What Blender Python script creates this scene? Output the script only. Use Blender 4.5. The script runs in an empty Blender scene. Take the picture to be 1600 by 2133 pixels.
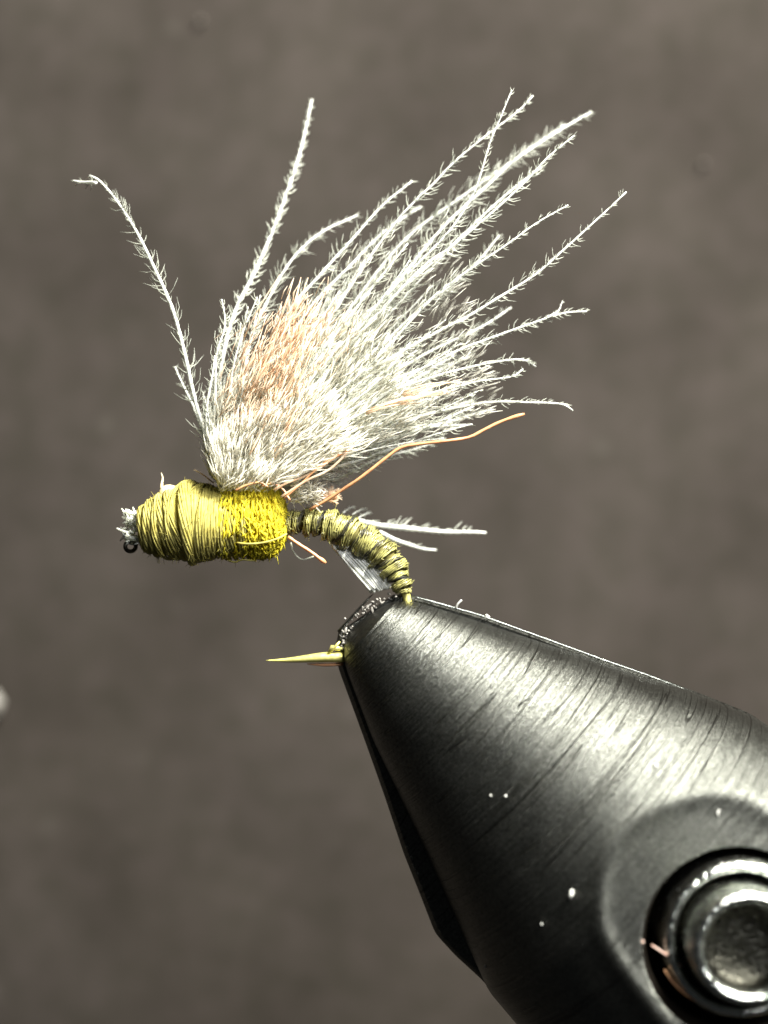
import bpy, bmesh, math, random
import numpy as np
from mathutils import Vector, Matrix

# One unit is a hundredth part of the close-up's 1600 px wide frame at the fly, about 1.4 mm in the real place.
random.seed(7)
rng = np.random.default_rng(7)
scene = bpy.context.scene
C = scene.collection
D = 36.0                       # camera to fly

# ------------------------------------------------------------------ camera, world, lamps, exposure
cam_d = bpy.data.cameras.new("camera")
cam_d.sensor_fit = 'VERTICAL'
cam_d.sensor_height = 24.0
cam_d.lens = 24.0 * D / 21.33
cam_d.clip_start = 1.0
cam_d.clip_end = 400.0
cam_d.dof.use_dof = True
cam_d.dof.focus_distance = D - 0.5
cam_d.dof.aperture_fstop = cam_d.lens / 1000.0 / 1.35
cam = bpy.data.objects.new("camera", cam_d)
cam.location = (0, -D, 0)
cam.rotation_euler = (math.radians(90), 0, 0)
C.objects.link(cam)
scene.camera = cam

world = bpy.data.worlds.new("World")
scene.world = world
world.use_nodes = True
world.node_tree.nodes["Background"].inputs[0].default_value = (0.90, 0.95, 1.0, 1)
world.node_tree.nodes["Background"].inputs[1].default_value = 0.02


def lamp(name, loc, target, size, power, color):
    l = bpy.data.lights.new(name, 'AREA')
    l.shape = 'DISK'
    l.size = size
    l.energy = power
    l.color = color
    o = bpy.data.objects.new(name, l)
    o.location = loc
    o.rotation_euler = (Vector(target) - Vector(loc)).to_track_quat('-Z', 'Y').to_euler()
    C.objects.link(o)
    return o


lamp("bench_lamp", (56, -52, 97), (1, 0, 0), 34, 1020000, (1.0, 0.985, 0.90))
lamp("fill_light", (46, -92, 54), (0, 0, 0), 29, 82000, (0.96, 0.97, 1.0))  # unseen fill, added to brighten the jaw's flat face, wing and backdrop

scene.view_settings.view_transform = 'Standard'
scene.view_settings.look = 'None'
scene.view_settings.exposure = 0.0
scene.view_settings.gamma = 1.0
scene.cycles.max_bounces = 14
scene.cycles.diffuse_bounces = 10
scene.cycles.transparent_max_bounces = 14
scene.cycles.diffuse_bounces = 10


# ------------------------------------------------------------------ helpers
def P(px, py, y=0.0):
    """the point at depth y (from the fly) seen at pixel px, py of the 1600 x 2133 photograph"""
    k = (D + y) / D / 100.0
    return np.array([(px - 800.0) * k, y, (1066.5 - py) * k])


def link(name, verts, faces, mat, parent=None, smooth=True, kind=None, label=None):
    me = bpy.data.meshes.new(name)
    v = np.asarray(verts, dtype=float)
    if parent is not None:
        base = np.array(world_base(parent))
        v = v - base
    me.from_pydata(v.tolist(), [], faces if isinstance(faces, list) else faces.tolist())
    me.materials.append(mat)
    if smooth:
        me.polygons.foreach_set("use_smooth", [True] * len(me.polygons))
    me.update()
    o = bpy.data.objects.new(name, me)
    C.objects.link(o)
    if parent is not None:
        o.parent = parent
    if kind:
        o["kind"] = kind
    if label:
        o["label"] = label
    return o


def world_base(o):
    b = Vector((0, 0, 0))
    while o is not None:
        b += o.location
        o = o.parent
    return b


def thing(name, label, cat, loc, group=None):
    o = bpy.data.objects.new(name, None)
    o.empty_display_size = 0.5
    o.location = loc
    C.objects.link(o)
    o["label"] = label
    o["category"] = cat
    if group:
        o["group"] = group
    return o


def tubes(paths, radii, sides=3):
    """paths (M,P,3), radii (M,P) -> verts, faces of M tapered closed tubes"""
    paths = np.asarray(paths, float)
    radii = np.asarray(radii, float)
    M, N, _ = paths.shape
    t = np.gradient(paths, axis=1)
    t /= np.linalg.norm(t, axis=2, keepdims=True) + 1e-12
    ref = np.array([0.13, 0.97, 0.21])
    a = np.cross(t, ref)
    n = np.linalg.norm(a, axis=2, keepdims=True)
    a = a / (n + 1e-9)
    b = np.cross(t, a)
    ang = np.arange(sides) * 2 * np.pi / sides
    ring = (a[:, :, None, :] * np.cos(ang)[None, None, :, None] + b[:, :, None, :] * np.sin(ang)[None, None, :, None])
    v = paths[:, :, None, :] + ring * radii[:, :, None, None]
    v = v.reshape(-1, 3)
    idx = np.arange(M * N * sides).reshape(M, N, sides)
    nx = np.roll(idx, -1, axis=2)
    q = np.stack([idx[:, :-1], nx[:, :-1], nx[:, 1:], idx[:, 1:]], axis=-1).reshape(-1, 4)
    faces = q.tolist()
    if sides == 3:
        faces += idx[:, 0][:, ::-1].tolist() + idx[:, -1].tolist()
    else:
        faces += [list(r[::-1]) for r in idx[:, 0]] + [list(r) for r in idx[:, -1]]
    return v, faces


class Mesh:
    def __init__(self):
        self.v = []
        self.f = []
        self.n = 0

    def add(self, v, f):
        self.v.append(np.asarray(v))
        n = self.n
        self.f += [[i + n for i in q] for q in f]
        self.n += len(v)
        return self

    def tube(self, pts, r, sides=8):
        pts = np.asarray(pts)[None]
        r = np.full(pts.shape[1], r) if np.isscalar(r) else np.asarray(r)
        return self.add(*tubes(pts, r[None], sides))

    def link(self, name, mat, parent=None, **k):
        return link(name, np.concatenate(self.v), self.f, mat, parent, **k)


def spline(pts, n):
    """Catmull-Rom through pts, resampled evenly to n points"""
    p = np.asarray(pts, float)
    if len(p) == 2:
        return p[0] + (p[1] - p[0]) * np.linspace(0, 1, n)[:, None]
    q = np.vstack([2 * p[0] - p[1], p, 2 * p[-1] - p[-2]])
    out = []
    for i in range(1, len(q) - 2):
        for t in np.linspace(0, 1, 12, endpoint=False):
            out.append(0.5 * ((2 * q[i]) + (-q[i - 1] + q[i + 1]) * t + (2 * q[i - 1] - 5 * q[i] + 4 * q[i + 1] - q[i + 2]) * t * t
                              + (-q[i - 1] + 3 * q[i] - 3 * q[i + 1] + q[i + 2]) * t ** 3))
    out.append(p[-1])
    out = np.array(out)
    s = np.concatenate([[0], np.cumsum(np.linalg.norm(np.diff(out, axis=0), axis=1))])
    u = np.linspace(0, s[-1], n)
    return np.stack([np.interp(u, s, out[:, k]) for k in range(3)], axis=1)


# ------------------------------------------------------------------ materials
def new_mat(name):
    m = bpy.data.materials.new(name)
    m.use_nodes = True
    nt = m.node_tree
    return m, nt, nt.nodes, nt.links, nt.nodes["Principled BSDF"]


def noise_ramp(nt, vec, scale, stops, detail=4.0, rough=0.55, dist=0.0):
    n = nt.nodes.new("ShaderNodeTexNoise")
    n.inputs["Scale"].default_value = scale
    n.inputs["Detail"].default_value = detail
    n.inputs["Roughness"].default_value = rough
    n.inputs["Distortion"].default_value = dist
    nt.links.new(vec, n.inputs["Vector"])
    r = nt.nodes.new("ShaderNodeValToRGB")
    while len(r.color_ramp.elements) < len(stops):
        r.color_ramp.elements.new(0.5)
    for e, (p, c) in zip(r.color_ramp.elements, stops):
        e.position = p
        e.color = (*c, 1) if len(c) == 3 else c
    nt.links.new(n.outputs["Fac"], r.inputs["Fac"])
    return n, r


def fibre_mat(name, c1, c2, trans=0.35, rough=0.45, scale=3.0, spec=0.4):
    m, nt, N, L, B = new_mat(name)
    tc = N.new("ShaderNodeTexCoord")
    _, r = noise_ramp(nt, tc.outputs["Object"], scale, [(0.35, c1), (0.65, c2)])
    L.new(r.outputs["Color"], B.inputs["Base Color"])
    B.inputs["Roughness"].default_value = rough
    B.inputs["Specular IOR Level"].default_value = spec
    if trans > 0:
        T = N.new("ShaderNodeBsdfTranslucent")
        L.new(r.outputs["Color"], T.inputs["Color"])
        X = N.new("ShaderNodeMixShader")
        X.inputs["Fac"].default_value = trans
        L.new(B.outputs[0], X.inputs[1])
        L.new(T.outputs[0], X.inputs[2])
        L.new(X.outputs[0], N["Material Output"].inputs["Surface"])
    return m


M_barb = fibre_mat("cdc_barb", (0.50, 0.52, 0.45), (0.78, 0.79, 0.71), 0.5, 0.5, 5.0)
M_cdc = fibre_mat("cdc_white", (0.76, 0.78, 0.69), (0.88, 0.89, 0.81), 0.55, 0.4)
M_stem = fibre_mat("cdc_stem", (0.84, 0.86, 0.80), (0.90, 0.90, 0.84), 0.3, 0.3, spec=0.6)
M_cdc_grey = fibre_mat("cdc_grey", (0.62, 0.64, 0.55), (0.80, 0.81, 0.72), 0.55, 0.5)
M_peach = fibre_mat("peach_fluff", (0.95, 0.76, 0.58), (0.96, 0.87, 0.75), 0.7, 0.5)
M_orange = fibre_mat("orange_fibre", (0.58, 0.26, 0.13), (0.70, 0.40, 0.19), 0.2, 0.3, 6.0, 0.6)
M_thread = fibre_mat("olive_thread", (0.42, 0.36, 0.085), (0.60, 0.54, 0.16), 0.3, 0.7, 5.0, 0.2)
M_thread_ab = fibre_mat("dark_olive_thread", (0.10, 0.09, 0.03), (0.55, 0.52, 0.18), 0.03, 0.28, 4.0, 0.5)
M_dub = fibre_mat("yellow_dubbing", (0.80, 0.69, 0.04), (0.92, 0.85, 0.09), 0.45, 0.7, 6.0, 0.2)
M_dub_core = fibre_mat("yellow_core", (0.50, 0.38, 0.01), (0.62, 0.50, 0.02), 0.0, 0.8, 6.0, 0.1)
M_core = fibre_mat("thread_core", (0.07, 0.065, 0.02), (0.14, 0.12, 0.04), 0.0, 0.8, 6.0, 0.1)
M_cream = fibre_mat("cream_knot", (0.80, 0.66, 0.40), (0.86, 0.76, 0.52), 0.2, 0.35, 6.0, 0.5)


def metal(name, c, rough, bump=0.0, bscale=20.0, metallic=1.0):
    m, nt, N, L, B = new_mat(name)
    tc = N.new("ShaderNodeTexCoord")
    B.inputs["Metallic"].default_value = metallic
    n, r = noise_ramp(nt, tc.outputs["Object"], 4.0, [(0.3, tuple(x * 0.75 for x in c)), (0.7, c)])
    L.new(r.outputs["Color"], B.inputs["Base Color"])
    n2, r2 = noise_ramp(nt, tc.outputs["Object"], bscale, [(0.3, (rough * 0.7,) * 3), (0.7, (rough * 1.4,) * 3)])
    L.new(r2.outputs["Color"], B.inputs["Roughness"])
    if bump:
        b = N.new("ShaderNodeBump")
        b.inputs["Strength"].default_value = bump
        b.inputs["Distance"].default_value = 0.02 if metallic < 1 or bump < 1 else 0.06
        L.new(n2.outputs["Fac"], b.inputs["Height"])
        L.new(b.outputs[0], B.inputs["Normal"])
    return m


M_gold = metal("bronze_gold_wire", (1.0, 0.92, 0.30), 0.38, 0.3, 9.0, 0.65)
M_eye = metal("dark_eye_wire", (0.10, 0.09, 0.07), 0.35, 0.3, 9.0)
M_chrome = metal("worn_chrome", (0.80, 0.83, 0.77), 0.20, 1.0, 6.5)
M_recess = metal("dark_recess", (0.07, 0.068, 0.055), 0.30, 1.0, 9.0)
M_bore = metal("bore_black", (0.03, 0.025, 0.02), 0.5)


def jaw_mat():
    m, nt, N, L, B = new_mat("blackened_steel")
    uv = N.new("ShaderNodeUVMap")
    uv.uv_map = "cone"
    tc = N.new("ShaderNodeTexCoord")
    B.inputs["Metallic"].default_value = 1.0

    def mapped(src, sc):
        mp = N.new("ShaderNodeMapping")
        mp.inputs["Scale"].default_value = sc
        L.new(src, mp.inputs["Vector"])
        return mp.outputs[0]
    # turning marks run round the cone: u along the axis, v round it
    n1, r1 = noise_ramp(nt, mapped(uv.outputs[0], (13.0, 0.22, 1)), 1.0, [(0.36, (0, 0, 0)), (0.62, (1, 1, 1))], 5, 0.7, 0.25)
    n2, r2 = noise_ramp(nt, mapped(uv.outputs[0], (5.0, 0.12, 1)), 1.0, [(0.488, (1, 1, 1)), (0.5, (0, 0, 0)), (0.512, (1, 1, 1))], 1, 0.4, 0.08)
    n3, r3 = noise_ramp(nt, tc.outputs["Object"], 17.0, [(0.35, (0, 0, 0)), (0.65, (1, 1, 1))], 6, 0.75)
    n4, r4 = noise_ramp(nt, tc.outputs["Object"], 1.1, [(0.3, (0, 0, 0)), (0.7, (1, 1, 1))], 3, 0.5)

    def mul_add(a, k, b=None):
        x = N.new("ShaderNodeMath")
        x.operation = 'MULTIPLY_ADD'
        L.new(a, x.inputs[0])
        x.inputs[1].default_value = k
        if b is None:
            x.inputs[2].default_value = 0.0
        else:
            L.new(b, x.inputs[2])
        return x.outputs[0]
    h = mul_add(r1.outputs[0], 0.52)
    h = mul_add(r2.outputs[0], 0.9, h)
    h = mul_add(n3.outputs["Fac"], 0.55, h)
    bp = N.new("ShaderNodeBump")
    bp.inputs["Strength"].default_value = 0.55
    bp.inputs["Distance"].default_value = 0.045
    L.new(h, bp.inputs["Height"])
    L.new(bp.outputs[0], B.inputs["Normal"])
    mix = N.new("ShaderNodeMix")
    mix.data_type = 'RGBA'
    L.new(r3.outputs[0], mix.inputs["Factor"])
    mix.inputs["A"].default_value = (0.06, 0.061, 0.055, 1)
    mix.inputs["B"].default_value = (0.155, 0.158, 0.142, 1)
    mix2 = N.new("ShaderNodeMix")
    mix2.data_type = 'RGBA'
    mix2.blend_type = 'MULTIPLY'
    mix2.inputs["Factor"].default_value = 0.45
    L.new(mix.outputs["Result"], mix2.inputs["A"])
    L.new(r2.outputs[0], mix2.inputs["B"])
    L.new(mix2.outputs["Result"], B.inputs["Base Color"])
    ro = N.new("ShaderNodeMapRange")
    L.new(r4.outputs[0], ro.inputs[0])
    ro.inputs["To Min"].default_value = 0.32
    ro.inputs["To Max"].default_value = 0.39
    L.new(ro.outputs[0], B.inputs["Roughness"])
    return m


M_jaw = jaw_mat()
M_rim = metal("polished_edge_glint", (0.20, 0.21, 0.20), 0.35, 0.8, 14.0)
M_lint = fibre_mat("lint", (0.80, 0.80, 0.74), (0.86, 0.86, 0.82), 0.2, 0.5)
M_pinklint = fibre_mat("pink_lint", (0.72, 0.45, 0.36), (0.82, 0.62, 0.52), 0.2, 0.4)
M_fleck = fibre_mat("grey_fleck", (0.070, 0.060, 0.050), (0.085, 0.073, 0.062), 0.0, 0.8)
M_grit = fibre_mat("grit", (0.06, 0.056, 0.05), (0.34, 0.32, 0.29), 0.0, 0.5, 8.0)


# ------------------------------------------------------------------ backdrop
def backdrop():
    m, nt, N, L, B = new_mat("brown_grey_card")
    tc = N.new("ShaderNodeTexCoord")
    n, r = noise_ramp(nt, tc.outputs["Object"], 0.22, [(0.30, (0.0305, 0.0262, 0.0228)), (0.70, (0.0435, 0.0376, 0.0330))], 3, 0.5)
    n2, r2 = noise_ramp(nt, tc.outputs["Object"], 1.0, [(0.30, (0.84, 0.86, 0.82)), (0.72, (1.15, 1.12, 1.15))], 4, 0.6)
    mx = N.new("ShaderNodeMix")
    mx.data_type = 'RGBA'
    mx.blend_type = 'MULTIPLY'
    mx.inputs["Factor"].default_value = 1.0
    L.new(r.outputs[0], mx.inputs["A"])
    L.new(r2.outputs[0], mx.inputs["B"])
    vo = N.new("ShaderNodeTexVoronoi")          # pale dust caught in the card's surface
    vo.inputs["Scale"].default_value = 0.42
    L.new(tc.outputs["Object"], vo.inputs["Vector"])
    rv = N.new("ShaderNodeValToRGB")
    rv.color_ramp.elements[0].position = 0.05
    rv.color_ramp.elements[0].color = (1, 1, 1, 1)
    rv.color_ramp.elements[1].position = 0.17
    rv.color_ramp.elements[1].color = (0, 0, 0, 1)
    L.new(vo.outputs["Distance"], rv.inputs[0])
    nz = N.new("ShaderNodeTexNoise")
    nz.inputs["Scale"].default_value = 0.35
    L.new(tc.outputs["Object"], nz.inputs["Vector"])
    gate = N.new("ShaderNodeMapRange")
    gate.inputs[1].default_value = 0.5
    gate.inputs[2].default_value = 0.7
    gate.inputs[4].default_value = 0.30
    L.new(nz.outputs["Fac"], gate.inputs[0])
    mu = N.new("ShaderNodeMath")
    mu.operation = 'MULTIPLY'
    L.new(rv.outputs[0], mu.inputs[0])
    L.new(gate.outputs[0], mu.inputs[1])
    mx2 = N.new("ShaderNodeMix")
    mx2.data_type = 'RGBA'
    L.new(mu.outputs[0], mx2.inputs["Factor"])
    L.new(mx.outputs["Result"], mx2.inputs["A"])
    mx2.inputs["B"].default_value = (0.10, 0.09, 0.08, 1)
    L.new(mx2.outputs["Result"], B.inputs["Base Color"])
    B.inputs["Roughness"].default_value = 1.0
    B.inputs["Specular IOR Level"].default_value = 0.0
    y = 14.0
    S = 60.0
    n_ = 24
    g = np.linspace(-S, S, n_)
    v = [(a, y + 0.05 * math.sin(a * .31 + b * .17), b) for b in g for a in g]
    f = [[j * n_ + i, j * n_ + i + 1, (j + 1) * n_ + i + 1, (j + 1) * n_ + i] for j in range(n_ - 1) for i in range(n_ - 1)]
    link("wall", v, f, m, kind="structure")


backdrop()


# ------------------------------------------------------------------ vise jaws
AP = np.array([593.0, 1140.0])                 # apex of the cone on the parting plane, in px
AX = np.array([0.731, 0.682])                  # axis, px (y down)
PE = np.array([0.682, -0.731])                 # across the axis, towards the upper edge


def sw(p):
    d = np.asarray(p, float) - AP
    return d @ AX, d @ PE


def branch(pts, extra=None):
    a = [sw(p) for p in pts] + (extra or [])
    a.sort(key=lambda q: q[0])
    return np.array([q[0] for q in a]), np.array([q[1] for q in a])


tip = (726, 1316)
TIPS = sw(tip)[0] - 4
f_top = branch([tip, (742, 1300), (780, 1272), (821, 1252), (860, 1252), (895, 1261), (960, 1282), (1075, 1320), (1225, 1369), (1337, 1410),
                (1420, 1433), (1487, 1459), (1562, 1489), (1600, 1510), (1720, 1600)], [(1500.0, 400.0), (2400.0, 420.0)])
f_low = branch([tip, (717, 1345), (716, 1372), (723, 1398), (778, 1542), (829, 1648), (884, 1763), (934, 1876), (989, 1999), (1016, 2058), (1075, 2128)],
               [(1400.0, -420.0), (2400.0, -440.0)])
r_tip = (705, 1318)
r_top = branch([r_tip, (716, 1280), (742, 1250), (785, 1232), (830, 1232), (862, 1240), (1000, 1279), (1150, 1333), (1262, 1374), (1350, 1404),
                (1430, 1434), (1487, 1456), (1562, 1486), (1720, 1592)], [(1500.0, 398.0), (2400.0, 418.0)])
r_low = branch([r_tip, (698, 1350), (704, 1392), (759, 1542), (802, 1663), (841, 1780), (880, 1878), (907, 1948), (950, 1995), (1005, 2045),
                (1075, 2128)], [(1400.0, -422.0), (2400.0, -442.0)])


def smin(a, b, k):
    h = np.clip(0.5 + 0.5 * (b - a) / k, 0, 1)
    return b * (1 - h) + a * h - k * h * (1 - h)


def jaw_rings(top, low, s0, ns, nth, depth_k, side, inset=0.0, flat=True):
    s1 = 2300.0
    u = np.linspace(0, 1, ns)
    s = s0 + (s1 - s0) * u ** 1.7
    rings = []
    uvs = []
    th = np.linspace(0, np.pi, nth)
    for si in s:
        wt = np.interp(si, *top)
        wl = np.interp(si, *low)
        hw = max((wt - wl) / 2, 0.5) - inset
        hw = max(hw, 0.4)
        wc = (wt + wl) / 2
        dep = depth_k * min(max((wt - wl) / 2, 0.5), 0.404 * si * 1.05) / 100.0
        w = wc + hw * np.cos(th)
        h = dep * np.sin(th)
        if flat:
            F = 3.05 - w * 0.0011 - np.maximum(w - 60, 0) ** 2 * 3.5e-6
            gr = np.sqrt(.34 ** 2 + (.84 * np.cos(th) / np.maximum(np.sin(th), .05)) ** 2)
            dist = (h - F) / gr
            h = smin(h, F, 0.06) + 0.055 * np.exp(-(dist / .19) ** 2)
            h = np.maximum(h, 0.0)
        px = AP[0] + si * AX[0] + w * PE[0]
        py = AP[1] + si * AX[1] + w * PE[1]
        rings.append(np.stack([(px - 800) / 100, -side * h, (1066.5 - py) / 100], axis=1))
        uvs.append(np.stack([np.full(nth, si / 100), th * (0.4 * si / 100) ** 0.5 * 1.6], axis=1))
    return np.array(rings), np.array(uvs)


def smooth_branch(br, s0):
    s = np.linspace(s0, 2400, 700)
    w = np.interp(s, *br)
    k = np.ones(9) / 9
    w2 = np.convolve(np.pad(w, 4, mode='edge'), k, mode='valid')
    w2[:12] = w[:12]
    return s, w2


def closed_jaw(name, parent, mat, rings, uvs, label=None):
    ns, nt_, _ = rings.shape
    v = rings.reshape(-1, 3)
    idx = np.arange(ns * nt_).reshape(ns, nt_)
    f = np.stack([idx[:-1, :-1], idx[:-1, 1:], idx[1:, 1:], idx[1:, :-1]], -1).reshape(-1, 4).tolist()
    f += [[idx[i, 0], idx[i + 1, 0], idx[i + 1, -1], idx[i, -1]] for i in range(ns - 1)]
    f.append(idx[0].tolist()[::-1])
    f.append(idx[-1].tolist())
    f = [[int(a) for a in q] for q in f]
    o = link(name, v, f, mat, parent, label=label)
    me = o.data
    uvl = me.uv_layers.new(name="cone")
    li = np.zeros(len(me.loops), dtype=np.int32)
    me.loops.foreach_get("vertex_index", li)
    uvl.data.foreach_set("uv", uvs.reshape(-1, 2)[li].ravel())
    bm = bmesh.new()
    bm.from_mesh(me)
    bmesh.ops.recalc_face_normals(bm, faces=bm.faces[:])
    for e in bm.edges:
        if len(e.link_faces) == 2 and e.calc_face_angle(0) > math.radians(50):
            e.smooth = False
    bm.to_mesh(me)
    bm.free()
    return o


vise = thing("fly_tying_vise", "blackened steel vise jaws with a chrome screw gripping the hook of the fly", "vise", (0.3, 0, -2.6))

R, U = jaw_rings(smooth_branch(f_top, TIPS), smooth_branch(f_low, TIPS), TIPS, 420, 150, 0.84, 1)
R[:, :, 1] -= 0.03
front = closed_jaw("front_jaw", vise, M_jaw, R, U)

# the rear jaw: bevelled edge towards the parting plane, then its own bulge behind
s0r = sw(r_tip)[0] - 4
Rr, Ur = jaw_rings(smooth_branch(r_top, s0r), smooth_branch(r_low, s0r), s0r, 300, 60, 0.78, -1, flat=False)
Rr[:, :, 1] = Rr[:, :, 1] * 0.98 + 0.14
Ri, Ui = jaw_rings(smooth_branch(r_top, s0r), smooth_branch(r_low, s0r), s0r, 300, 60, 0.78, -1, inset=11, flat=False)
edge_a = Ri[:, :1].copy(); edge_a[:, :, 1] = 0.01
edge_b = Ri[:, -1:].copy(); edge_b[:, :, 1] = 0.01
R2 = np.concatenate([edge_a, Rr, edge_b], axis=1)
U2 = np.concatenate([Ur[:, :1], Ur, Ur[:, -1:]], axis=1)
rear = closed_jaw("rear_jaw", vise, M_jaw, R2, U2)

we = Mesh()  # lighter metal bead added along the polished edge, its highlight put into the colour
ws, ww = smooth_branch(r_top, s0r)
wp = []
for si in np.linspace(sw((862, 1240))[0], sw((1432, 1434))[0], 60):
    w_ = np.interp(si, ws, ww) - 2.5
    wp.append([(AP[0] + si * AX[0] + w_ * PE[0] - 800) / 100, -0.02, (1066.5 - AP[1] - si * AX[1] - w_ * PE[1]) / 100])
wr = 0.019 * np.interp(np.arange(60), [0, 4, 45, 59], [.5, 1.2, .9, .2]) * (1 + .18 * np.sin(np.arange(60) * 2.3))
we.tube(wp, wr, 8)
we.link("edge_glint", M_rim, rear)

# bore for the screw, cut through the front jaw
HY = -2.98
hc = P(1535, 1956, HY)
kk = (D + HY) / D


def lathe_y(prof, c, n=96):
    """prof (r, y) pairs; ring axis along y; open at both ends unless r is 0"""
    v = []
    for r, y in prof:
        for i in range(n):
            a = 2 * math.pi * i / n
            v.append((c[0] + r * math.cos(a), y, c[2] + r * math.sin(a)))
    f = []
    for j in range(len(prof) - 1):
        for i in range(n):
            f.append([j * n + i, j * n + (i + 1) % n, (j + 1) * n + (i + 1) % n, (j + 1) * n + i])
    return v, f


cut_v, cut_f = lathe_y([(1.93 * kk + .35, HY - 1.2), (1.93 * kk + .05, HY - 0.09), (1.93 * kk - .03, HY + .05), (1.93 * kk - .05, HY + 1.7)], hc)
n = 96
cut_f.append(list(range(n))[::-1])
cut_f.append([3 * n + i for i in range(n)])
cutter = link("cutter", cut_v, cut_f, M_bore, None)
bm = bmesh.new(); bm.from_mesh(cutter.data); bmesh.ops.recalc_face_normals(bm, faces=bm.faces[:]); bm.to_mesh(cutter.data); bm.free()
front.data.materials.append(M_bore)
mod = front.modifiers.new("bore", 'BOOLEAN')
mod.operation = 'DIFFERENCE'
mod.object = cutter
mod.solver = 'EXACT'
bpy.context.view_layer.update()
dg = bpy.context.evaluated_depsgraph_get()
newme = bpy.data.meshes.new_from_object(front.evaluated_get(dg))
front.modifiers.clear()
front.data = newme
bpy.data.objects.remove(cutter, do_unlink=True)

# screw: chrome collar, dark groove, raised inner ring round a dark recess
sc_c = P(1546, 1958, HY)


def part_lathe(name, prof, mat, parent, c=sc_c, wob=0.0, **k):
    pr = [(r * kk / 100.0, HY + y) for r, y in prof]
    v, f = lathe_y(pr, c, 120)
    if pr[-1][0] < 1e-4:
        pass
    return link(name, v, [q for q in f], mat, parent, **k)


screw = part_lathe("screw", [(168, 1.9), (169, .35), (167, .12), (161, -.02), (152, -.09), (144, -.05), (139, .06), (136, .30), (0, .30)], M_chrome, vise,
                   label="chrome screw set in the round bore of the front jaw")
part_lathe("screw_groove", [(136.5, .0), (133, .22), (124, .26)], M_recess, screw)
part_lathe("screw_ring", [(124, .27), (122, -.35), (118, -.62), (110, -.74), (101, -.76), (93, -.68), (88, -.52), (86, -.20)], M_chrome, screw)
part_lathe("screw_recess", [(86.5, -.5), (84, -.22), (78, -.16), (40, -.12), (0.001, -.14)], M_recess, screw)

# grit and scratches on the jaw tip between the two jaws
g = Mesh()
for i in range(55):
    t = random.random()
    path = spline([(716, 1350, 0), (722, 1318, 0), (738, 1292, 0), (775, 1262, 0), (822, 1242, 0)], 60)
    c = path[int(t * 59)]
    q = P(c[0] + random.gauss(-2, 6.0), c[1] + random.gauss(-2, 5.5), random.uniform(-0.22, 0.0))
    d = rng.normal(size=3) * random.uniform(0.015, 0.05)
    g.tube([q - d, q, q + d], [0.008, random.uniform(.015, .04), 0.008], 5)
g.link("grit", M_grit, vise, kind="stuff")

# ------------------------------------------------------------------ the fly
fly = thing("fishing_fly", "small yellow and olive fishing fly with a splayed white feather wing, held by the vise", "fishing fly", tuple(P(845, 1250)))

# hook: one wire from the eye through the shank, round the bend inside the jaws to the spear
hk = Mesh()
shank = spline([P(292, 1128), P(330, 1108), P(450, 1095), P(640, 1088), P(720, 1108), P(785, 1150), P(830, 1200), P(846, 1238), P(850, 1275), P(838, 1322),
                P(800, 1358), P(750, 1369), P(712, 1370)], 70)
hk.tube(shank, 0.085, 12)
spear = spline([P(716, 1369, -.02), P(680, 1369, -.02), P(640, 1372, -.02), P(600, 1375, -.02), P(554, 1376, -.02)], 24)
hk.tube(spear, np.interp(np.linspace(0, 1, 24), [0, .3, .75, 1], [.115, .105, .045, .008]), 12)
hook = hk.link("hook", M_gold, fly)
Mesh().tube([P(716, 1352, -.06), P(700, 1350, -.08), P(692, 1348, -.1), P(684, 1359, -.08)][::-1], [0.012, .05, .06, .03], 8).tube(
    [P(684, 1360, -.1), P(700, 1346, -.12), P(708, 1336, -.12)], [0.03, .035, .02], 8).link("barb", M_gold, hook)
el = Mesh()
a = np.linspace(0, 2 * np.pi, 40)
ec = P(272, 1138)
el.tube(np.stack([ec[0] + .095 * np.cos(a), ec[1] + .10 * np.cos(a), ec[2] + .105 * np.sin(a)], 1), 0.045, 10)
el.link("eye", M_eye, hook)
Mesh().tube(spline([P(640, 1383, .03), P(680, 1385, .03), P(716, 1383, .03)], 8), [.01, .02, .03, .035, .035, .035, .035, .035], 8).link("trapped_fibre", M_orange, hook)


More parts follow.
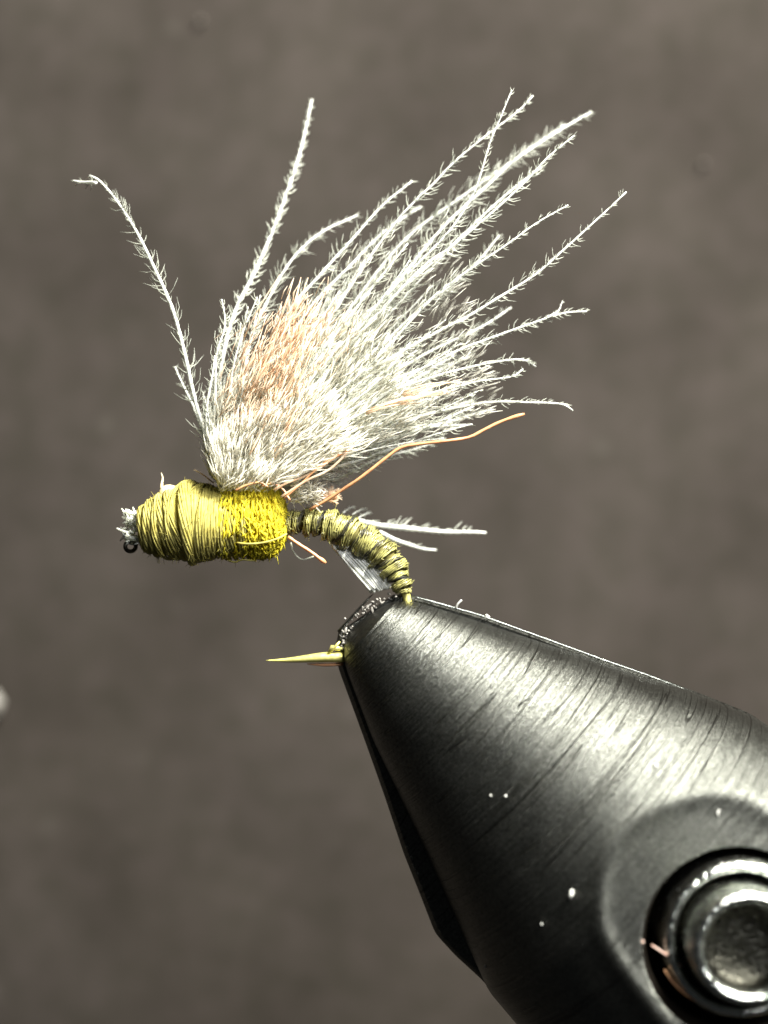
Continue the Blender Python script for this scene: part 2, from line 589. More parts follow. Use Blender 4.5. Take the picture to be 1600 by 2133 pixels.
def wound(center_pts, rad_fn, pitch_px, thread_r, filaments, seed, jitter=0.04, tilt=0.3, u0=0.0, u1=1.0, flat=1.0, steps=26):
    """thread wound round a curved core: a bundle of twisted filaments following a helix"""
    r_ = random.Random(seed)
    cl = spline(center_pts, 200)
    L_ = np.linalg.norm(np.diff(cl, axis=0), axis=1).sum()
    turns = int(L_ * (u1 - u0) * 100 / pitch_px)
    N = turns * steps
    u = np.linspace(u0, u1, N)
    ang = np.linspace(0, turns * 2 * np.pi, N) + r_.random() * 6
    tn = np.gradient(cl, axis=0)
    tn /= np.linalg.norm(tn, axis=1, keepdims=True)
    # irregular advance per turn
    wob = np.interp(np.arange(N), np.arange(0, N + steps, steps // 2), [r_.gauss(0, 1) for _ in range(len(np.arange(0, N + steps, steps // 2)))])
    uu = np.clip(u + wob * jitter * pitch_px / 100 / L_ + tilt * np.sin(ang) * pitch_px / 100 / L_, 0, 1)
    ci = np.stack([np.interp(uu, np.linspace(0, 1, 200), cl[:, k]) for k in range(3)], 1)
    ti = np.stack([np.interp(uu, np.linspace(0, 1, 200), tn[:, k]) for k in range(3)], 1)
    side = np.cross(ti, [0, 1, 0]); side /= np.linalg.norm(side, axis=1, keepdims=True)
    fwd = np.cross(side, ti)
    rr = np.array([rad_fn(q) for q in uu]) * (1 + 0.035 * wob)
    rad = side * np.cos(ang)[:, None] + fwd * np.sin(ang)[:, None]
    base = ci + rad * rr[:, None]
    m = Mesh()
    paths = []
    for k in range(filaments):
        ph = 2 * np.pi * k / filaments
        tw = ang * 2.3 + ph
        off = ti * (np.cos(tw) * thread_r * flat)[:, None] + rad * (np.sin(tw) * thread_r * 0.6)[:, None]
        paths.append(base + off)
    fr = thread_r * (0.95 if filaments == 1 else 0.62)
    m.add(*tubes(np.array(paths), np.full((filaments, N), fr), 5))
    return m, (ci, ti, rad, rr)


def core(pts, rad_fn, name, mat, parent, shrink=0.0):
    cl = spline(pts, 50)
    m = Mesh()
    m.tube(cl, np.array([max(rad_fn(q) - shrink, 0.01) for q in np.linspace(0, 1, 50)]), 24)
    return m.link(name, mat, parent)


def fuzz(m, pos, nrm, n, length, r, seed, up=0.0):
    g_ = np.random.default_rng(seed)
    i = g_.integers(0, len(pos), n)
    p0 = pos[i]
    d = nrm[i] * g_.uniform(.2, 1, (n, 1)) + g_.normal(size=(n, 3)) * .7
    d /= np.linalg.norm(d, axis=1, keepdims=True)
    l = length * g_.uniform(.3, 1, (n, 1))
    c = g_.normal(size=(n, 3)) * .35
    pts = np.stack([p0, p0 + d * l * .5 + c * l * .3, p0 + d * l + c * l], 1)
    m.add(*tubes(pts, np.tile([r, r, r * .5], (n, 1)), 3))


# abdomen: rope of thread segments down the bend
ab_pts = [P(598, 1088), P(640, 1088), P(690, 1095), P(730, 1112), P(770, 1134), P(806, 1165), P(829, 1200), P(846, 1240)]


def ab_r(u):
    base = np.interp(u, [0, .05, .25, .40, .6, .8, .93, 1.0], [.20, .23, .285, .32, .315, .27, .19, .085])
    return base * (1 + 0.13 * math.sin(u * 2 * math.pi * 7.5 + .8))


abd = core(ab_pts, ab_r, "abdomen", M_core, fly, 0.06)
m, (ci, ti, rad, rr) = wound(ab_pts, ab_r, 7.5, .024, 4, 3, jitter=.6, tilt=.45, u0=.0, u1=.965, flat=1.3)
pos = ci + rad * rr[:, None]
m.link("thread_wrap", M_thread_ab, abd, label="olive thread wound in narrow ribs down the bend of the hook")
rib, _ = wound(ab_pts, lambda u: ab_r(u) + .012, 38, .026, 3, 8, jitter=.1, tilt=.1, u0=.02, u1=.95, steps=40)
M_rib = fibre_mat("black_rib", (0.02, 0.02, 0.012), (0.05, 0.045, 0.025), 0.0, 0.5)
rib.link("rib_thread", M_rib, abd)
m = Mesh()
fuzz(m, pos, rad, 420, .13, .007, 5)
m.link("fuzz", M_thread_ab, abd, kind="stuff")

# head: fat cone of olive thread with a notch where the wing leaves it
hd_pts = [P(300, 1102), P(335, 1098), P(400, 1087), P(460, 1094), P(516, 1094)]


def hd_r(u):
    return np.interp(u, [0, .06, .13, .3, .46, .62, .76, 1.0], [.44, .54, .60, .72, .80, .75, .64, .62])


M_hcore = fibre_mat("head_core", (0.42, 0.36, 0.08), (0.52, 0.46, 0.12), 0.0, 0.8, 6.0, 0.1)
head = core(hd_pts, hd_r, "thread_head", M_hcore, fly, 0.03)
m, (ci, ti, rad, rr) = wound(hd_pts, hd_r, 12.0, .050, 6, 11, jitter=.4, tilt=.3, flat=1.15, steps=40)
m.link("thread_wrap", M_thread, head, label="pale olive thread wound in upright turns round the head")
m, _ = wound(hd_pts, lambda u: hd_r(u) + .045, 26, .030, 4, 12, jitter=1.0, tilt=.8, u0=.04, u1=.98, flat=1.3, steps=40)
m.link("crossing_thread", M_thread, head)
pos = ci + rad * rr[:, None]
m = Mesh()
fuzz(m, pos, rad, 1500, .13, .006, 6)
m.link("fuzz", M_thread, head, kind="stuff")
kn = Mesh()
kn.tube(spline([P(336, 1040, -.15), P(341, 1024, -.2), P(352, 1018, -.2), P(370, 1021, -.18)], 10), [.05, .075, .085, .09, .09, .09, .085, .08, .07, .04], 10)
kn.tube(spline([P(337, 1020, -.1), P(337, 1008, -.05), P(339, 996, 0), P(336, 985, .05)], 8), [.03, .035, .03, .025, .02, .016, .012, .008], 6)
kn.link("thread_knot", M_cream, head)

# yellow dubbing: a fuzzy ball of crinkled fibre
db_c = P(535, 1090)


def db_pt(u, v, k=1.0):
    """u round the shank axis, v along it (-1..1)"""
    rx = .64
    x = v * rx
    prof = (1 - abs(v) ** 2.6) ** .42
    top = .83 if math.sin(u) > 0 else .72
    return np.array([db_c[0] + x, db_c[1] + math.cos(u) * .68 * prof * k, db_c[2] + math.sin(u) * top * prof * k])


NV, NU = 24, 40
dv = [db_pt(2 * math.pi * i / NU, -1 + 2 * j / (NV - 1), .92) for j in range(NV) for i in range(NU)]
df = [[j * NU + i, j * NU + (i + 1) % NU, (j + 1) * NU + (i + 1) % NU, (j + 1) * NU + i] for j in range(NV - 1) for i in range(NU)]
dub = link("dubbing", dv, df, M_dub_core, fly, label="bright yellow fuzzy dubbing behind the wing")
gd = random.Random(21)
paths = []
for i in range(1400):
    u0 = gd.uniform(0, 2 * math.pi); v0 = gd.uniform(-.97, .97); k0 = gd.uniform(.93, 1.07)
    du = gd.choice([-1, 1]) * gd.uniform(.25, .9); dvv = gd.gauss(0, .16)
    pts = []
    for j in range(7):
        t = j / 6
        vv = max(-.99, min(.99, v0 + dvv * t + .035 * math.sin(9 * t + i)))
        pts.append(db_pt(u0 + du * t, vv, k0 + .03 * math.sin(7 * t + i * 1.7)))
    paths.append(pts)
rd = np.array([[.0165 * gd.uniform(.6, 1.25)] * 7 for _ in paths])
v, f = tubes(np.array(paths), rd, 4)
mm = Mesh().add(v, f)
pos = np.array([db_pt(gd.uniform(0, 6.28), gd.uniform(-.97, .97)) for _ in range(800)])
nr = pos - db_c
nr /= np.linalg.norm(nr, axis=1, keepdims=True)
fuzz(mm, pos, nr, 800, .15, .008, 9)
for i in range(120):
    a0 = gd.uniform(0, 6.28); x0 = gd.uniform(-1.25, -.6)
    pts = []
    for j in range(6):
        aa = a0 + .11 * j
        rr0 = .735 + .03 * math.sin(i + j)
        pts.append([db_c[0] + x0 * .64 + .03 * math.sin(j * 1.3 + i), db_c[1] + .04 + math.cos(aa) * rr0 * .97, db_c[2] + math.sin(aa) * rr0])
    mm.tube(pts, .02 * gd.uniform(.6, 1.2), 4)
mm.link("crinkled_fibre", M_dub, dub, kind="stuff")
mm = Mesh()
mm.tube(spline([P(494, 1131, -.72), P(520, 1133, -.76), P(550, 1130, -.74), P(578, 1122, -.6), P(597, 1112, -.4)], 16), .022, 6)
mm.tube(spline([P(476, 1168, -.2), P(490, 1171, -.25), P(505, 1166, -.3), P(530, 1168, -.25)], 10), .018, 6)
mm.link("loose_strand", M_thread, dub)


# ------------------------------------------------------------------ feather fibres
def feather(name, pts, parent, stem=.036, blen=.38, spacing=.058, mat=None, smat=None, sides_=(1, 1), seed=0, bare=0.04, tipbare=0.0, brad=.0085,
            soft=1.0, label=None, ph=50):
    g_ = np.random.default_rng(seed)
    cl = spline(pts, 60)
    # small natural waver
    s = np.linspace(0, 1, 60)
    L_ = np.linalg.norm(np.diff(cl, axis=0), axis=1).sum()
    for k in (0, 1, 2):
        cl[:, k] += .010 * L_ ** .5 * np.sin(s * g_.uniform(7, 12) + g_.uniform(0, 6)) * s
    m = Mesh()
    sr = stem * np.interp(s, [0, .5, 1], [1, .82, .38])
    sr = sr * (1 + .12 * np.sin(s * 140 + seed))
    m.add(*tubes(cl[None], sr[None], 6))
    tn = np.gradient(cl, axis=0); tn /= np.linalg.norm(tn, axis=1, keepdims=True)
    n = int(L_ / spacing)
    paths, rads = [], []
    view = np.array([0, 1.0, 0])
    for side, amt in ((1, sides_[0]), (-1, sides_[1])):
        if amt <= 0:
            continue
        k = int(n * amt)
        u = np.sort(g_.uniform(bare, 1 - tipbare, k))
        # gaps and clumps
        clump = np.sin(u * L_ * 5.0 + g_.uniform(0, 6)) + g_.normal(size=k) * .7
        u = u[clump > -1.35]
        k = len(u)
        p = np.stack([np.interp(u, s, cl[:, q]) for q in range(3)], 1)
        t = np.stack([np.interp(u, s, tn[:, q]) for q in range(3)], 1)
        a = np.cross(t, view); a /= np.linalg.norm(a, axis=1, keepdims=True) + 1e-9
        b = np.cross(a, t)
        az = g_.normal(0, .75, k)
        out = side * a * np.cos(az)[:, None] + b * np.sin(az)[:, None]
        ln = blen * np.interp(u, [0, .25, .7, 1], [1.0, 1.15, 1.0, .40]) * g_.uniform(.25, 1.3, k)
        phi = np.radians(g_.normal(ph, 12, k))
        d1 = t * np.cos(phi)[:, None] + out * np.sin(phi)[:, None]
        phi2 = phi - np.radians(g_.uniform(5, 42, k))
        d2 = t * np.cos(phi2)[:, None] + out * np.sin(phi2)[:, None]
        P1 = p + d1 * (ln * .5)[:, None]
        P2 = P1 + d2 * (ln * .5)[:, None]
        mid = p + d1 * (ln * .25)[:, None]
        paths.append(np.stack([p, mid, P1, P2], 1))
        br = brad * g_.uniform(.7, 1.3, k)
        rads.append(np.stack([br * 1.1, br * 1.1, br * .9, br * .25], 1))
    paths = np.concatenate(paths); rads = np.concatenate(rads)
    o1 = m
    v1, f1 = np.concatenate(m.v), m.f
    v2, f2 = tubes(paths, rads, 3)
    nf1 = len(f1)
    nv = len(v1)
    o = link(name, np.concatenate([v1, v2]), f1 + [[i + nv for i in q] for q in f2], smat or M_stem, parent, label=label)
    o.data.materials.append(mat or M_barb)
    mi = np.zeros(len(o.data.polygons), dtype=np.int32); mi[nf1:] = 1
    o.data.polygons.foreach_set("material_index", mi)
    return o


# the wing's dense root: a tuft of fine down, parent of every fibre
root = np.array([505.0, 1022.0])
env_a = np.array([2, 10, 18, 28, 38, 48, 53, 60, 68, 76, 86, 96, 106])
env_r = np.array([330, 480, 600, 650, 690, 800, 880, 760, 590, 480, 360, 260, 150])


def fan_path(ang, length, y_end, bow, rootx=None):
    """a fibre leaving the root at angle ang (degrees above the right-hand horizontal), length px"""
    rx = np.interp(ang, [0, 30, 60, 105], [575, 550, 500, 450]) if rootx is None else rootx
    ry = np.interp(ang, [0, 30, 60, 105], [1018, 1022, 1028, 1010])
    a = math.radians(ang)
    d = np.array([math.cos(a), -math.sin(a)])
    nn = np.array([d[1], -d[0]])            # to the left of travel, upwards
    pts = []
    for t in (0, .3, .6, 1.0):
        q = np.array([rx, ry]) + d * length * t - nn * bow * length * (-4 * t * (1 - t)) * .25
        pts.append(P(q[0], q[1], y_end * t ** 1.2))
    return pts


def down(n, seed, a_lo, a_hi, r_lo, r_hi, ylo, yhi, lmin, lmax, r, yp=.7):
    """fine down: short hairs leaning outward through the fan's volume"""
    g_ = np.random.default_rng(seed)
    ang = g_.uniform(a_lo, a_hi, n)
    env = np.interp(ang, env_a, env_r)
    rr_ = env * (r_lo + (r_hi - r_lo) * g_.uniform(0, 1, n) ** .75)
    rx = np.interp(ang, [0, 30, 60, 105], [575, 550, 500, 450])
    ry = np.interp(ang, [0, 30, 60, 105], [1010, 1018, 1026, 1010])
    a = np.radians(ang)
    px = rx + np.cos(a) * rr_
    py = ry - np.sin(a) * rr_
    y = g_.uniform(ylo, yhi, n) * (rr_ / 400) ** yp
    k = (D + y) / D / 100
    p0 = np.stack([(px - 800) * k, y, (1066.5 - py) * k], 1)
    da = a + g_.normal(0, .22, n)
    dy = g_.normal(0, .18, n)
    d = np.stack([np.cos(da), dy, np.sin(da)], 1)
    ln = g_.uniform(lmin, lmax, n)[:, None]
    c = g_.normal(size=(n, 3)) * .3
    pts = np.stack([p0, p0 + d * ln * .5 + c * ln * .3, p0 + d * ln + c * ln * .2], 1)
    return tubes(pts, np.tile([r, r * 1.05, r * .4], (n, 1)), 3)


mw = Mesh()
mw.add(*down(3600, 31, 22, 100, .02, .52, -.75, 1.0, .25, .60, .012))
mw.add(*down(2300, 33, 24, 102, 0, .30, -.85, -.1, .25, .6, .011, 0.0))
mw.add(*down(500, 32, 18, 66, .35, .80, -.7, 1.2, .2, .45, .010))
# solid looking stalks pinched together at the root
stk = []
for i in range(80):
    g0 = random.uniform(20, 84)
    pts = fan_path(g0, random.uniform(110, 330), random.uniform(-.7, .9), random.uniform(-.1, .15))
    stk.append(spline(pts, 9))
mw.add(*tubes(np.array(stk), np.tile(np.linspace(.024, .012, 9), (len(stk), 1)), 4))
M_downy = fibre_mat("cream_down", (0.90, 0.88, 0.80), (0.96, 0.95, 0.89), 0.72, 0.6)
wing = mw.link("wing", M_downy, fly, label="splayed wing of white downy feather fibres tinged peach")

TR = [
    ([(440, 990), (424, 900), (403, 820), (382, 730), (358, 640), (325, 560), (290, 490), (245, 425), (205, 378), (184, 366)], -.3, .4, dict(blen=.36, stem=.045, spacing=.085)),
    ([(200, 381), (175, 379), (152, 377)], .3, .4, dict(blen=.16, stem=.035, spacing=.1)),
    ([(432, 930), (412, 870), (390, 820), (366, 765)], .1, .5, dict(blen=.2)),
    ([(455, 1000), (452, 880), (462, 760), (490, 650), (535, 560), (572, 470), (603, 380), (625, 310), (651, 205)], 0, 1.9, dict(blen=.22, stem=.05, spacing=.04, brad=.014)),
    ([(460, 1000), (472, 880), (485, 780), (505, 690), (535, 620)], -.3, -.4, dict(blen=.34)),
    ([(470, 1005), (500, 860), (522, 710), (552, 640), (605, 545), (665, 487), (745, 447)], 0, 1.5, dict(blen=.34, stem=.04)),
    ([(480, 1005), (545, 830), (598, 660), (660, 580), (740, 490), (800, 425), (860, 378)], 0, .9, dict(blen=.30, stem=.042)),
    ([(490, 1005), (590, 820), (700, 640), (790, 505), (862, 423), (903, 387), (948, 341), (1010, 288), (1076, 234), (1109, 197)], 0, .5, dict(blen=.30)),
    ([(500, 1005), (640, 800), (800, 620), (900, 520), (944, 473), (985, 407), (1002, 358), (1018, 300), (1035, 259), (1064, 190)], -.2, -.3, dict(blen=.26)),
    ([(500, 1005), (650, 780), (800, 620), (911, 490), (965, 436), (1022, 383), (1068, 337), (1167, 267), (1229, 230)], .2, 1.7, dict(blen=.36, stem=.045, spacing=.05)),
    ([(505, 1005), (660, 800), (790, 650), (886, 552), (944, 511), (1022, 445), (1092, 379), (1138, 329), (1194, 284)], -.3, -.2, dict(blen=.33, stem=.04)),
    ([(510, 1005), (650, 860), (760, 770), (870, 655), (911, 614), (977, 564), (1051, 511), (1117, 461), (1182, 424)], -.5, -.5, dict(blen=.27)),
    ([(515, 1005), (620, 900), (740, 790), (827, 737), (925, 685), (985, 655), (1026, 630), (1113, 577), (1175, 523), (1257, 445), (1304, 398)], -.3, 0, dict(blen=.27, stem=.04, spacing=.08)),
    ([(520, 1010), (640, 900), (780, 810), (890, 762), (960, 727), (1030, 702), (1100, 678), (1170, 655), (1219, 650)], -.2, .3, dict(blen=.28)),
    ([(1140, 661), (1160, 650), (1173, 628)], .25, .3, dict(blen=.1, stem=.022)),
    ([(525, 1010), (650, 900), (800, 820), (900, 785), (960, 769), (1030, 755), (1085, 751), (1114, 766)], -.4, .4, dict(blen=.26)),
    ([(530, 1010), (660, 910), (800, 845), (925, 811), (995, 793), (1065, 785), (1088, 770)], -.6, -.2, dict(blen=.24)),
    ([(540, 1010), (640, 940), (740, 895), (855, 872), (925, 856), (977, 846), (1030, 838), (1100, 837), (1170, 839), (1194, 853)], -.3, .1, dict(blen=.24, stem=.042, sides_=(1.2, 0.15), spacing=.07)),
    ([(545, 1010), (650, 950), (740, 915), (820, 900), (890, 891), (980, 884)], 0, .8, dict(blen=.2)),
    ([(560, 1018), (640, 1000), (697, 973), (750, 958), (813, 937), (855, 923), (925, 911)], -.2, .2, dict(blen=.30, stem=.044, sides_=(.4, 1.2), spacing=.055)),
    ([(590, 1025), (650, 1010), (720, 990), (790, 955), (860, 935), (930, 915)], .3, 1.0, dict(blen=.28, stem=.03, sides_=(.5, 1.3), spacing=.055)),
    ([(500, 1005), (640, 780), (760, 600), (850, 490), (960, 410), (1080, 330), (1180, 262)], .5, 2.1, dict(blen=.36, spacing=.05)),
    ([(500, 1005), (630, 820), (760, 680), (850, 590), (950, 500), (1040, 420), (1130, 350)], -.2, 1.0, dict(blen=.34)),
    ([(480, 1000), (560, 800), (640, 650), (720, 560), (800, 480), (880, 430)], .1, 1.6, dict(blen=.34)),
    ([(510, 1005), (650, 840), (780, 730), (880, 640), (980, 560), (1040, 490)], .2, 1.2, dict(blen=.34)),
    ([(520, 1008), (660, 880), (780, 800), (900, 730), (1000, 680), (1062, 640)], .2, 1.3, dict(blen=.32)),
    ([(448, 1000), (444, 900), (448, 820), (452, 740), (470, 680), (462, 625)], -.2, -.2, dict(blen=.3)),
    ([(444, 995), (432, 930), (432, 850), (440, 790), (446, 740)], -.3, -.3, dict(blen=.26)),
]
for i, (pp, y0, y1, kw) in enumerate(TR):
    n = len(pp)
    pts = [P(a_, b_, y0 * min(1, 3 * j / (n - 1)) + (y1 - y0) * (j / (n - 1)) ** 1.5) for j, (a_, b_) in enumerate(pp)]
    feather("feather_fibre", pts, wing, seed=100 + i, **kw)

# the body of the fan
gf = random.Random(77)
for i in range(48):
    ang = 18 + 56 * ((i * 0.618034) % 1.0)
    env = float(np.interp(ang, env_a, env_r))
    ln = env * gf.uniform(.42, .82)
    pts = fan_path(ang, ln, gf.uniform(-.9, 1.9), gf.uniform(-.03, .16))
    feather("feather_fibre", pts, wing, seed=300 + i, ph=38, blen=gf.uniform(.24, .36), stem=gf.uniform(.028, .042), spacing=.058,
            mat=M_barb if i % 3 else M_cdc_grey)
for i in range(14):
    ang = gf.uniform(74, 103)
    ln = float(np.interp(ang, env_a, env_r)) * gf.uniform(.5, 1.0)
    feather("feather_fibre", fan_path(ang, ln, gf.uniform(-.7, .9), gf.uniform(-.02, .12)), wing, seed=500 + i, blen=.26, stem=.024, spacing=.07)

# peach coloured down on the near side of the wing
mp = Mesh()
g_ = np.random.default_rng(51)
n = 700
line = spline([(520, 900, 0), (545, 820, 0), (580, 740, 0), (620, 665, 0)], 50)
q = line[g_.integers(0, 50, n)]
wd = np.interp(q[:, 1], [660, 740, 900], [34, 52, 40])
px = q[:, 0] + g_.normal(0, 1, n) * wd + 6
py = q[:, 1] + g_.normal(0, 1, n) * 28
y = g_.uniform(-.85, -.1, n)
k = (D + y) / D / 100
p0 = np.stack([(px - 800) * k, y, (1066.5 - py) * k], 1)
da = np.radians(62) + g_.normal(0, .25, n)
d = np.stack([np.cos(da), g_.normal(0, .15, n), np.sin(da)], 1)
ln = g_.uniform(.2, .5, n)[:, None]
c = g_.normal(size=(n, 3)) * .3
pts = np.stack([p0, p0 + d * ln * .5 + c * ln * .3, p0 + d * ln + c * ln * .2], 1)
mp.add(*tubes(pts, np.tile([.010, .011, .005], (n, 1)), 3))
for i in range(30):
    x0 = gf.uniform(490, 600); y0_ = gf.uniform(700, 960)
    mp.tube(spline([P(x0, y0_, gf.uniform(-.9, -.3)), P(x0 + 30, y0_ - 60, -.7), P(x0 + gf.uniform(30, 75), y0_ - 130, -.5)], 8), np.linspace(.02, .008, 8), 4)
mp.link("peach_down", M_peach, wing, kind="stuff", label="peach tinged down in the left half of the wing")
mp = Mesh()
for i in range(11):
    x0 = gf.uniform(760, 860); y0_ = 860 - (x0 - 760) * .38 + gf.gauss(0, 9)
    mp.tube(spline([P(x0, y0_, -.7), P(x0 + 50, y0_ - 17, -.8), P(x0 + 105 + gf.uniform(0, 30), y0_ - 30 + gf.gauss(0, 5), -.6)], 8), np.linspace(.018, .008, 8), 4)
mp.link("peach_down", M_peach, wing, kind="stuff")

# orange hairs
def hair(name, pts, r, mat, parent=fly, label=None, n=40, tipr=None):
    cl = spline(pts, n)
    rr_ = np.full(n, r) * (1 + .08 * np.sin(np.arange(n) * 1.9))
    if tipr:
        rr_[-3:] = [tipr, tipr, tipr * .5]
    m_ = Mesh()
    m_.tube(cl, rr_, 8)
    return m_.link(name, mat, parent, label=label)


hair("orange_hair", [P(645, 1062, -.3), P(680, 1042, -.35), P(708, 1024, -.4), P(750, 996, -.5), P(799, 958, -.5), P(834, 933, -.5), P(872, 925, -.5), P(925, 919, -.5),
                     P(977, 911, -.4), P(1009, 895, -.35), P(1047, 877, -.3), P(1093, 862, -.3)], .034, M_orange, label="long curving orange hair with a blunt tip", tipr=.042)
hair("orange_hair", [P(600, 1118, -.2), P(620, 1132, -.2), P(645, 1148, -.2), P(664, 1162, -.2), P(679, 1173, -.2)], .036, M_orange, label="short orange hair stub below the body", n=16, tipr=.05)
for a_ in ([(590, 1040), (625, 1010), (670, 968), (728, 938)], [(585, 1035), (640, 1000), (690, 975), (740, 925)], [(570, 1020), (600, 1005), (650, 985), (700, 950)],
           [(560, 1015), (540, 1005), (510, 1012), (490, 1022)], [(545, 1012), (570, 1008), (590, 1020), (604, 1042)]):
    hair("orange_hair", [P(x_, y_, -.78 + .05 * gf.random()) for x_, y_ in a_], .022, M_orange if gf.random() < .6 else M_peach, n=16)
hair("clear_loop", [P(606, 1130, -.1), P(612, 1150, -.1), P(628, 1165, -.1), P(645, 1162, -.1), P(655, 1158, -.1)], .014, M_cdc_grey, n=16)
hair("stray_filament", [P(405, 978, 0), P(425, 990, -.1), P(445, 1006, -.2)], .014, M_peach, n=10)

# white fibres between wing and abdomen, and the stub tuft at the eye
def tuft(name, n, box, y, ang, sp, ln, r, seed, mat, label=None, parent=fly):
    g2 = np.random.default_rng(seed)
    x_ = g2.uniform(box[0], box[2], n); z_ = g2.uniform(box[1], box[3], n); yy = g2.uniform(y[0], y[1], n)
    k_ = (D + yy) / D / 100
    p_ = np.stack([(x_ - 800) * k_, yy, (1066.5 - z_) * k_], 1)
    a_ = np.radians(g2.normal(ang, sp, n))
    d_ = np.stack([np.cos(a_), g2.normal(0, .3, n), np.sin(a_)], 1)
    l_ = g2.uniform(ln[0], ln[1], n)[:, None]
    c_ = g2.normal(size=(n, 3)) * .3
    m_ = Mesh()
    m_.add(*tubes(np.stack([p_, p_ + d_ * l_ * .5 + c_ * l_ * .3, p_ + d_ * l_], 1), np.tile([r, r, r * .6], (n, 1)), 4))
    return m_.link(name, mat, parent, label=label, kind="stuff")


tuft("underfluff", 200, (600, 1010, 660, 1048), (-.5, .1), 25, 40, (.1, .3), .011, 61, M_downy)
tuft("underfluff", 160, (655, 1025, 700, 1045), (-.1, .4), 30, 40, (.08, .2), .013, 62, M_peach)
tuft("wing_root", 260, (452, 985, 580, 1026), (-.74, -.2), 66, 20, (.2, .6), .010, 64, M_downy)
tuft("head_stub", 130, (262, 1070, 306, 1136), (-.3, .25), 150, 50, (.05, .17), .022, 63, M_cdc, "white clipped fibre stubs behind the hook eye")
hair("head_stub", [P(262, 1118, -.15), P(280, 1122, -.22), P(300, 1126, -.25), P(322, 1134, -.2)], .05, M_cdc, n=12)
for a_ in ([(282, 1082), (270, 1074), (255, 1064)], [(290, 1078), (281, 1068), (277, 1056)], [(270, 1110), (256, 1106), (243, 1100)], [(318, 1133), (322, 1145), (321, 1158)],
           [(285, 1090), (266, 1084), (257, 1068)], [(298, 1084), (285, 1072), (268, 1066)]):
    hair("head_stub", [P(x_, y_, -.15) for x_, y_ in a_], .028, M_cdc, n=10, tipr=.02)

# tail fibres behind the abdomen
feather("tail_fibre", [P(735, 1082, .4), P(790, 1094, .8), P(850, 1101, 1.1), P(930, 1107, 1.3), P(1012, 1111, 1.5)], fly, stem=.065, blen=.30, spacing=.12, sides_=(1.4, .1), seed=801,
        label="longer white tail fibre behind the abdomen", brad=.02)
feather("tail_fibre", [P(790, 1108, .5), P(830, 1127, .8), P(870, 1140, 1.1), P(908, 1146, 1.4)], fly, stem=.05, blen=.14, spacing=.1, seed=802, label="short white tail fibre behind the abdomen")
for i, (a_, b_) in enumerate([((715, 1068), (740, 1056)), ((735, 1072), (762, 1060)), ((745, 1080), (775, 1068))]):
    feather("tail_fibre", [P(*a_, .5), P((a_[0] + b_[0]) / 2, (a_[1] + b_[1]) / 2 - 3, .8), P(*b_, 1.2)], fly, stem=.02, blen=.1, spacing=.08, seed=810 + i)
# pale bunch hanging under the bend
bl = Mesh()
gb = random.Random(5)
for i in range(110):
    t = i / 109
    x0 = 692 + 14 * t + gb.gauss(0, 2); y0_ = 1132 + gb.gauss(0, 3)
    x1 = 774 + 38 * t + gb.gauss(0, 3); y1_ = 1230 - 6 * t + gb.gauss(0, 2)
    xm = (x0 + x1) / 2 + 10 * t - 2; ym = (y0_ + y1_) / 2 - 8 * t
    yy = -.05 + gb.uniform(0, .25)
    bl.tube(spline([P(x0, y0_, yy), P(xm, ym, yy), P(x1, y1_, yy)], 10), gb.uniform(.018, .036), 5)
bl.link("shuck", M_stem, fly, label="flat bunch of white fibres hanging under the bend to the jaws")

# ------------------------------------------------------------------ dust and lint
def speck(label, px, py, y, size, seed, mat=M_lint, group="dust specks on the vise", long=1.0, name="dust_speck"):
    r_ = random.Random(seed)
    bm = bmesh.new()
    bmesh.ops.create_icosphere(bm, subdivisions=2, radius=size)
    for v_ in bm.verts:
        v_.co *= r_.uniform(.75, 1.2)
        v_.co.z *= long
        v_.co.x *= .75
    me = bpy.data.meshes.new(name)
    bm.to_mesh(me); bm.free()
    me.materials.append(mat)
    for p_ in me.polygons:
        p_.use_smooth = True
    o = bpy.data.objects.new(name, me)
    o.location = Vector(P(px, py, y).tolist())
    o.rotation_euler = (0, r_.uniform(-.6, .6), 0)
    C.objects.link(o)
    o["label"] = label; o["category"] = "dust speck"
    if group:
        o["group"] = group
    return o


bpy.context.view_layer.update()
dg = bpy.context.evaluated_depsgraph_get()


def surf(px, py):
    """depth of the front jaw's surface where pixel px, py looks"""
    o_ = Vector((0, -D, 0))
    dd = (Vector(P(px, py, 0).tolist()) - o_).normalized()
    hit, loc, nrm, idx, ob, _ = scene.ray_cast(dg, o_, dd)
    return loc.y if hit else 0.0


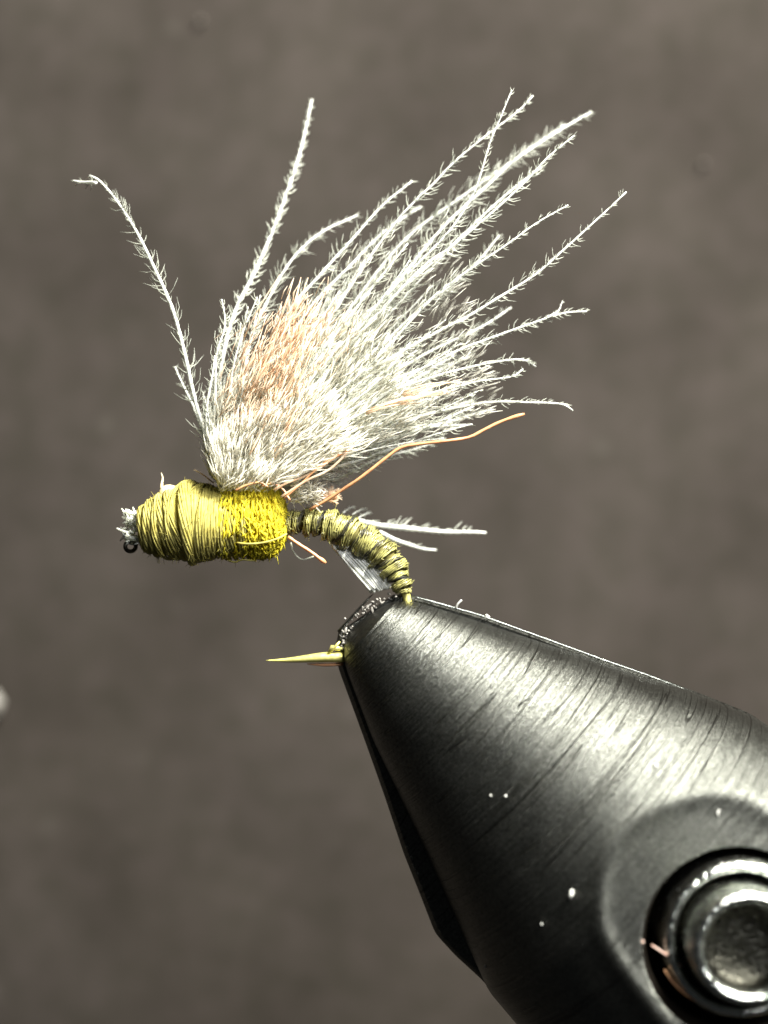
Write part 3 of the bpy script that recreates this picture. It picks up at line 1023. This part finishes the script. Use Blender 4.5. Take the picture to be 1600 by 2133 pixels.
for i, (lb, px, py, sz, lg) in enumerate([
        ("brightest white dust speck on the dark side of the jaw left of the screw", 1190, 1862, .055, 1.7),
        ("left one of two tiny dots near the middle of the jaw", 1022, 1657, .024, 1),
        ("right one of two tiny dots near the middle of the jaw", 1053, 1658, .028, 1),
        ("faint dust speck below the brightest speck on the jaw's dark side", 1128, 1925, .022, 1),
        ("dust speck on the lower left edge of the jaw near the bottom", 1011, 2012, .03, 1.4),
        ("pinkish dust speck on the rim of the screw's bore", 1338, 1962, .035, 1),
        ("pale dust speck on the lit upper side of the jaw by the long scratch", 1366, 1594, .045, 1)]):
    speck(lb, px, py, surf(px, py) - sz * .3, sz, 900 + i, M_pinklint if "pinkish" in lb else M_lint, long=lg)


def lint(label, pts, r, mat, group=None):
    m_ = Mesh(); m_.tube(spline(pts, 20), r, 6)
    o = m_.link("lint_fibre", mat)
    o["label"] = label; o["category"] = "lint"
    if group:
        o["group"] = group
    return o


LG = "lint fibres on the vise"
lint("pale pink lint fibre lying across the left rim of the chrome screw", [P(1357, 1968, -2.95), P(1378, 1982, -3.0), P(1396, 1994, -3.0), P(1420, 2012, -2.95)], .014, M_pinklint, LG)
lint("long orange lint fibre curled in the groove below left of the screw's inner ring", [P(1384, 2020, -2.95), P(1405, 2050, -3.0), P(1440, 2080, -3.0), P(1482, 2098, -2.95)], .02, M_orange, LG)
lint("left bristle of lint standing on the top edge of the jaw", [P(950, 1266, -.05), P(954, 1258, -.08), P(962, 1250, -.1)], .022, M_lint, LG)
lint("right bristle of lint standing on the top edge of the jaw", [P(1010, 1288, -.05), P(1013, 1281, -.08), P(1020, 1286, -.1)], .018, M_lint, LG)
lint("tiny curl of lint on the flat above the screw", [P(1497, 1699, surf(1497, 1699) - .03), P(1495, 1692, surf(1495, 1692) - .04), P(1499, 1687, surf(1499, 1687) - .02)], .014, M_lint, LG)

speck("large blurred white fleck of lint on the wall at the left edge", -12, 1465, 13.8, .34, 990, M_grit, None, 1.1, "lint_fleck")
speck("faint grey fleck on the wall at the top left", 418, 44, 13.9, .10, 991, M_fleck, None, 1.0, "lint_fleck")
speck("faint grey fleck on the wall to the right of the feather tips", 1466, 342, 13.9, .10, 992, M_fleck, None, 1.0, "lint_fleck")
